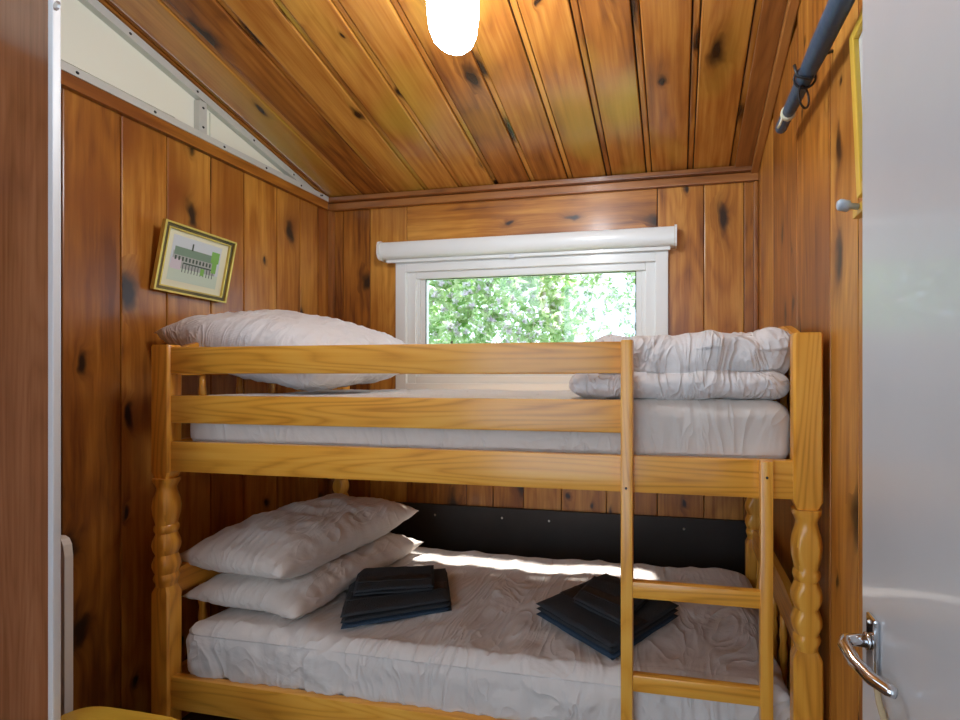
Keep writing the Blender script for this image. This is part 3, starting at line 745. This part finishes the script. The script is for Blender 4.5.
for s_ in (-1, 1):
    bm = bm_new(); tube(bm, [(cx-hx*.84, cyy+s_*hy2*.84, FL+.16), (cx+hx*.84, cyy+s_*hy2*.84, FL+.16)], .009, 8); obj('stretcher', bm, M['yellow'], st)
wy = PY+.10; p = onY(64.5, 545, wy); pz = onY(62, 538, wy).z
bm = bm_new(); poly = [(p.x-.14, FL)]; poly += [(p.x, FL), (p.x, pz-.05), (p.x-.004, pz-.02), (p.x-.012, pz-.006), (p.x-.025, pz), (p.x-.14, pz)]
prism(bm, poly, 1, wy, wy+.018, 2); tag(obj('painted_board', bm, M['white']), 'white painted board with a rounded top corner beside the metal edge strip', 'board')

# ------------------------------------------------------------ outside
bm = bm_new(); box(bm, (-8, D+.3, -1.7), (8, 12, -1.6), 1); struct('ground', bm, M['grass'])
def bush(cx, cy, cz, rx_, ry_, rz_, nl, label, seed):
    rr = random.Random(seed); root = thing('flowering_bush', label, 'bush', (cx, cy, -1.6))
    bl_, bf = bm_new(), bm_new()
    rcl, rcf = bl_.loops.layers.float_color['rnd'], bf.loops.layers.float_color['rnd']
    def leaf(bm, rc, p, d, ln, wd, val):
        side = d.cross(Vector((rr.uniform(-1, 1), rr.uniform(-1, 1), rr.uniform(-1, 1)))).normalized(); up = d.cross(side)
        vs = [bm.verts.new(p), bm.verts.new(p+d*ln*.45+side*wd+up*wd*.3), bm.verts.new(p+d*ln), bm.verts.new(p+d*ln*.45-side*wd+up*wd*.3)]
        f = bm.faces.new(vs)
        for l in f.loops: l[rc] = (val, val, val, 1)
    for i in range(nl):
        t = Vector((rr.gauss(0, 1), rr.gauss(0, 1), rr.gauss(0, 1))).normalized(); k = rr.uniform(.80, 1.0)
        if t.y > .35: continue
        bump_ = 1+.14*nz(t, 3, seed)
        p = Vector((cx+t.x*rx_*k*bump_, cy+t.y*ry_*k*bump_, cz+t.z*rz_*k*bump_))
        for m_ in range(7):
            d = (t+Vector((rr.gauss(0, .9), rr.gauss(0, .9), rr.gauss(0, .9)))).normalized()
            leaf(bl_, rcl, p, d, rr.uniform(.06, .12), rr.uniform(.014, .024), rr.random())
        if rr.random() < .55:
            for m_ in range(14):
                d = (t*1.2+Vector((rr.gauss(0, .8), rr.gauss(0, .8), rr.gauss(0, .8)))).normalized()
                leaf(bf, rcf, p+t*.04, d, rr.uniform(.03, .05), rr.uniform(.012, .018), rr.random())
    lf = obj('foliage', bl_, M['leaf'], root); lf['kind'] = 'stuff'
    bo = obj('blossom', bf, M['bloom'], root); bo['kind'] = 'stuff'
    b3 = bm_new(); tube(b3, [(cx, cy, -1.6), (cx+.05, cy, -1.0), (cx, cy, cz)], [.07, .05, .03], 8)
    for k in range(6):
        a_ = k*1.05; tube(b3, [(cx, cy, -1.2), (cx+math.cos(a_)*rx_*.5, cy+math.sin(a_)*ry_*.4, cz)], [.03, .012], 6)
    obj('branches', b3, M['bark'], root)
bush(-2.3, D+2.0, .3, 1.35, .95, 1.45, 4600, 'flowering green bush close outside the left half of the window', 5)
bush(-1.3, D+5.0, .6, 2.7, 1.3, 2.2, 8500, 'flowering green bush farther back, seen in the right half of the window', 9)
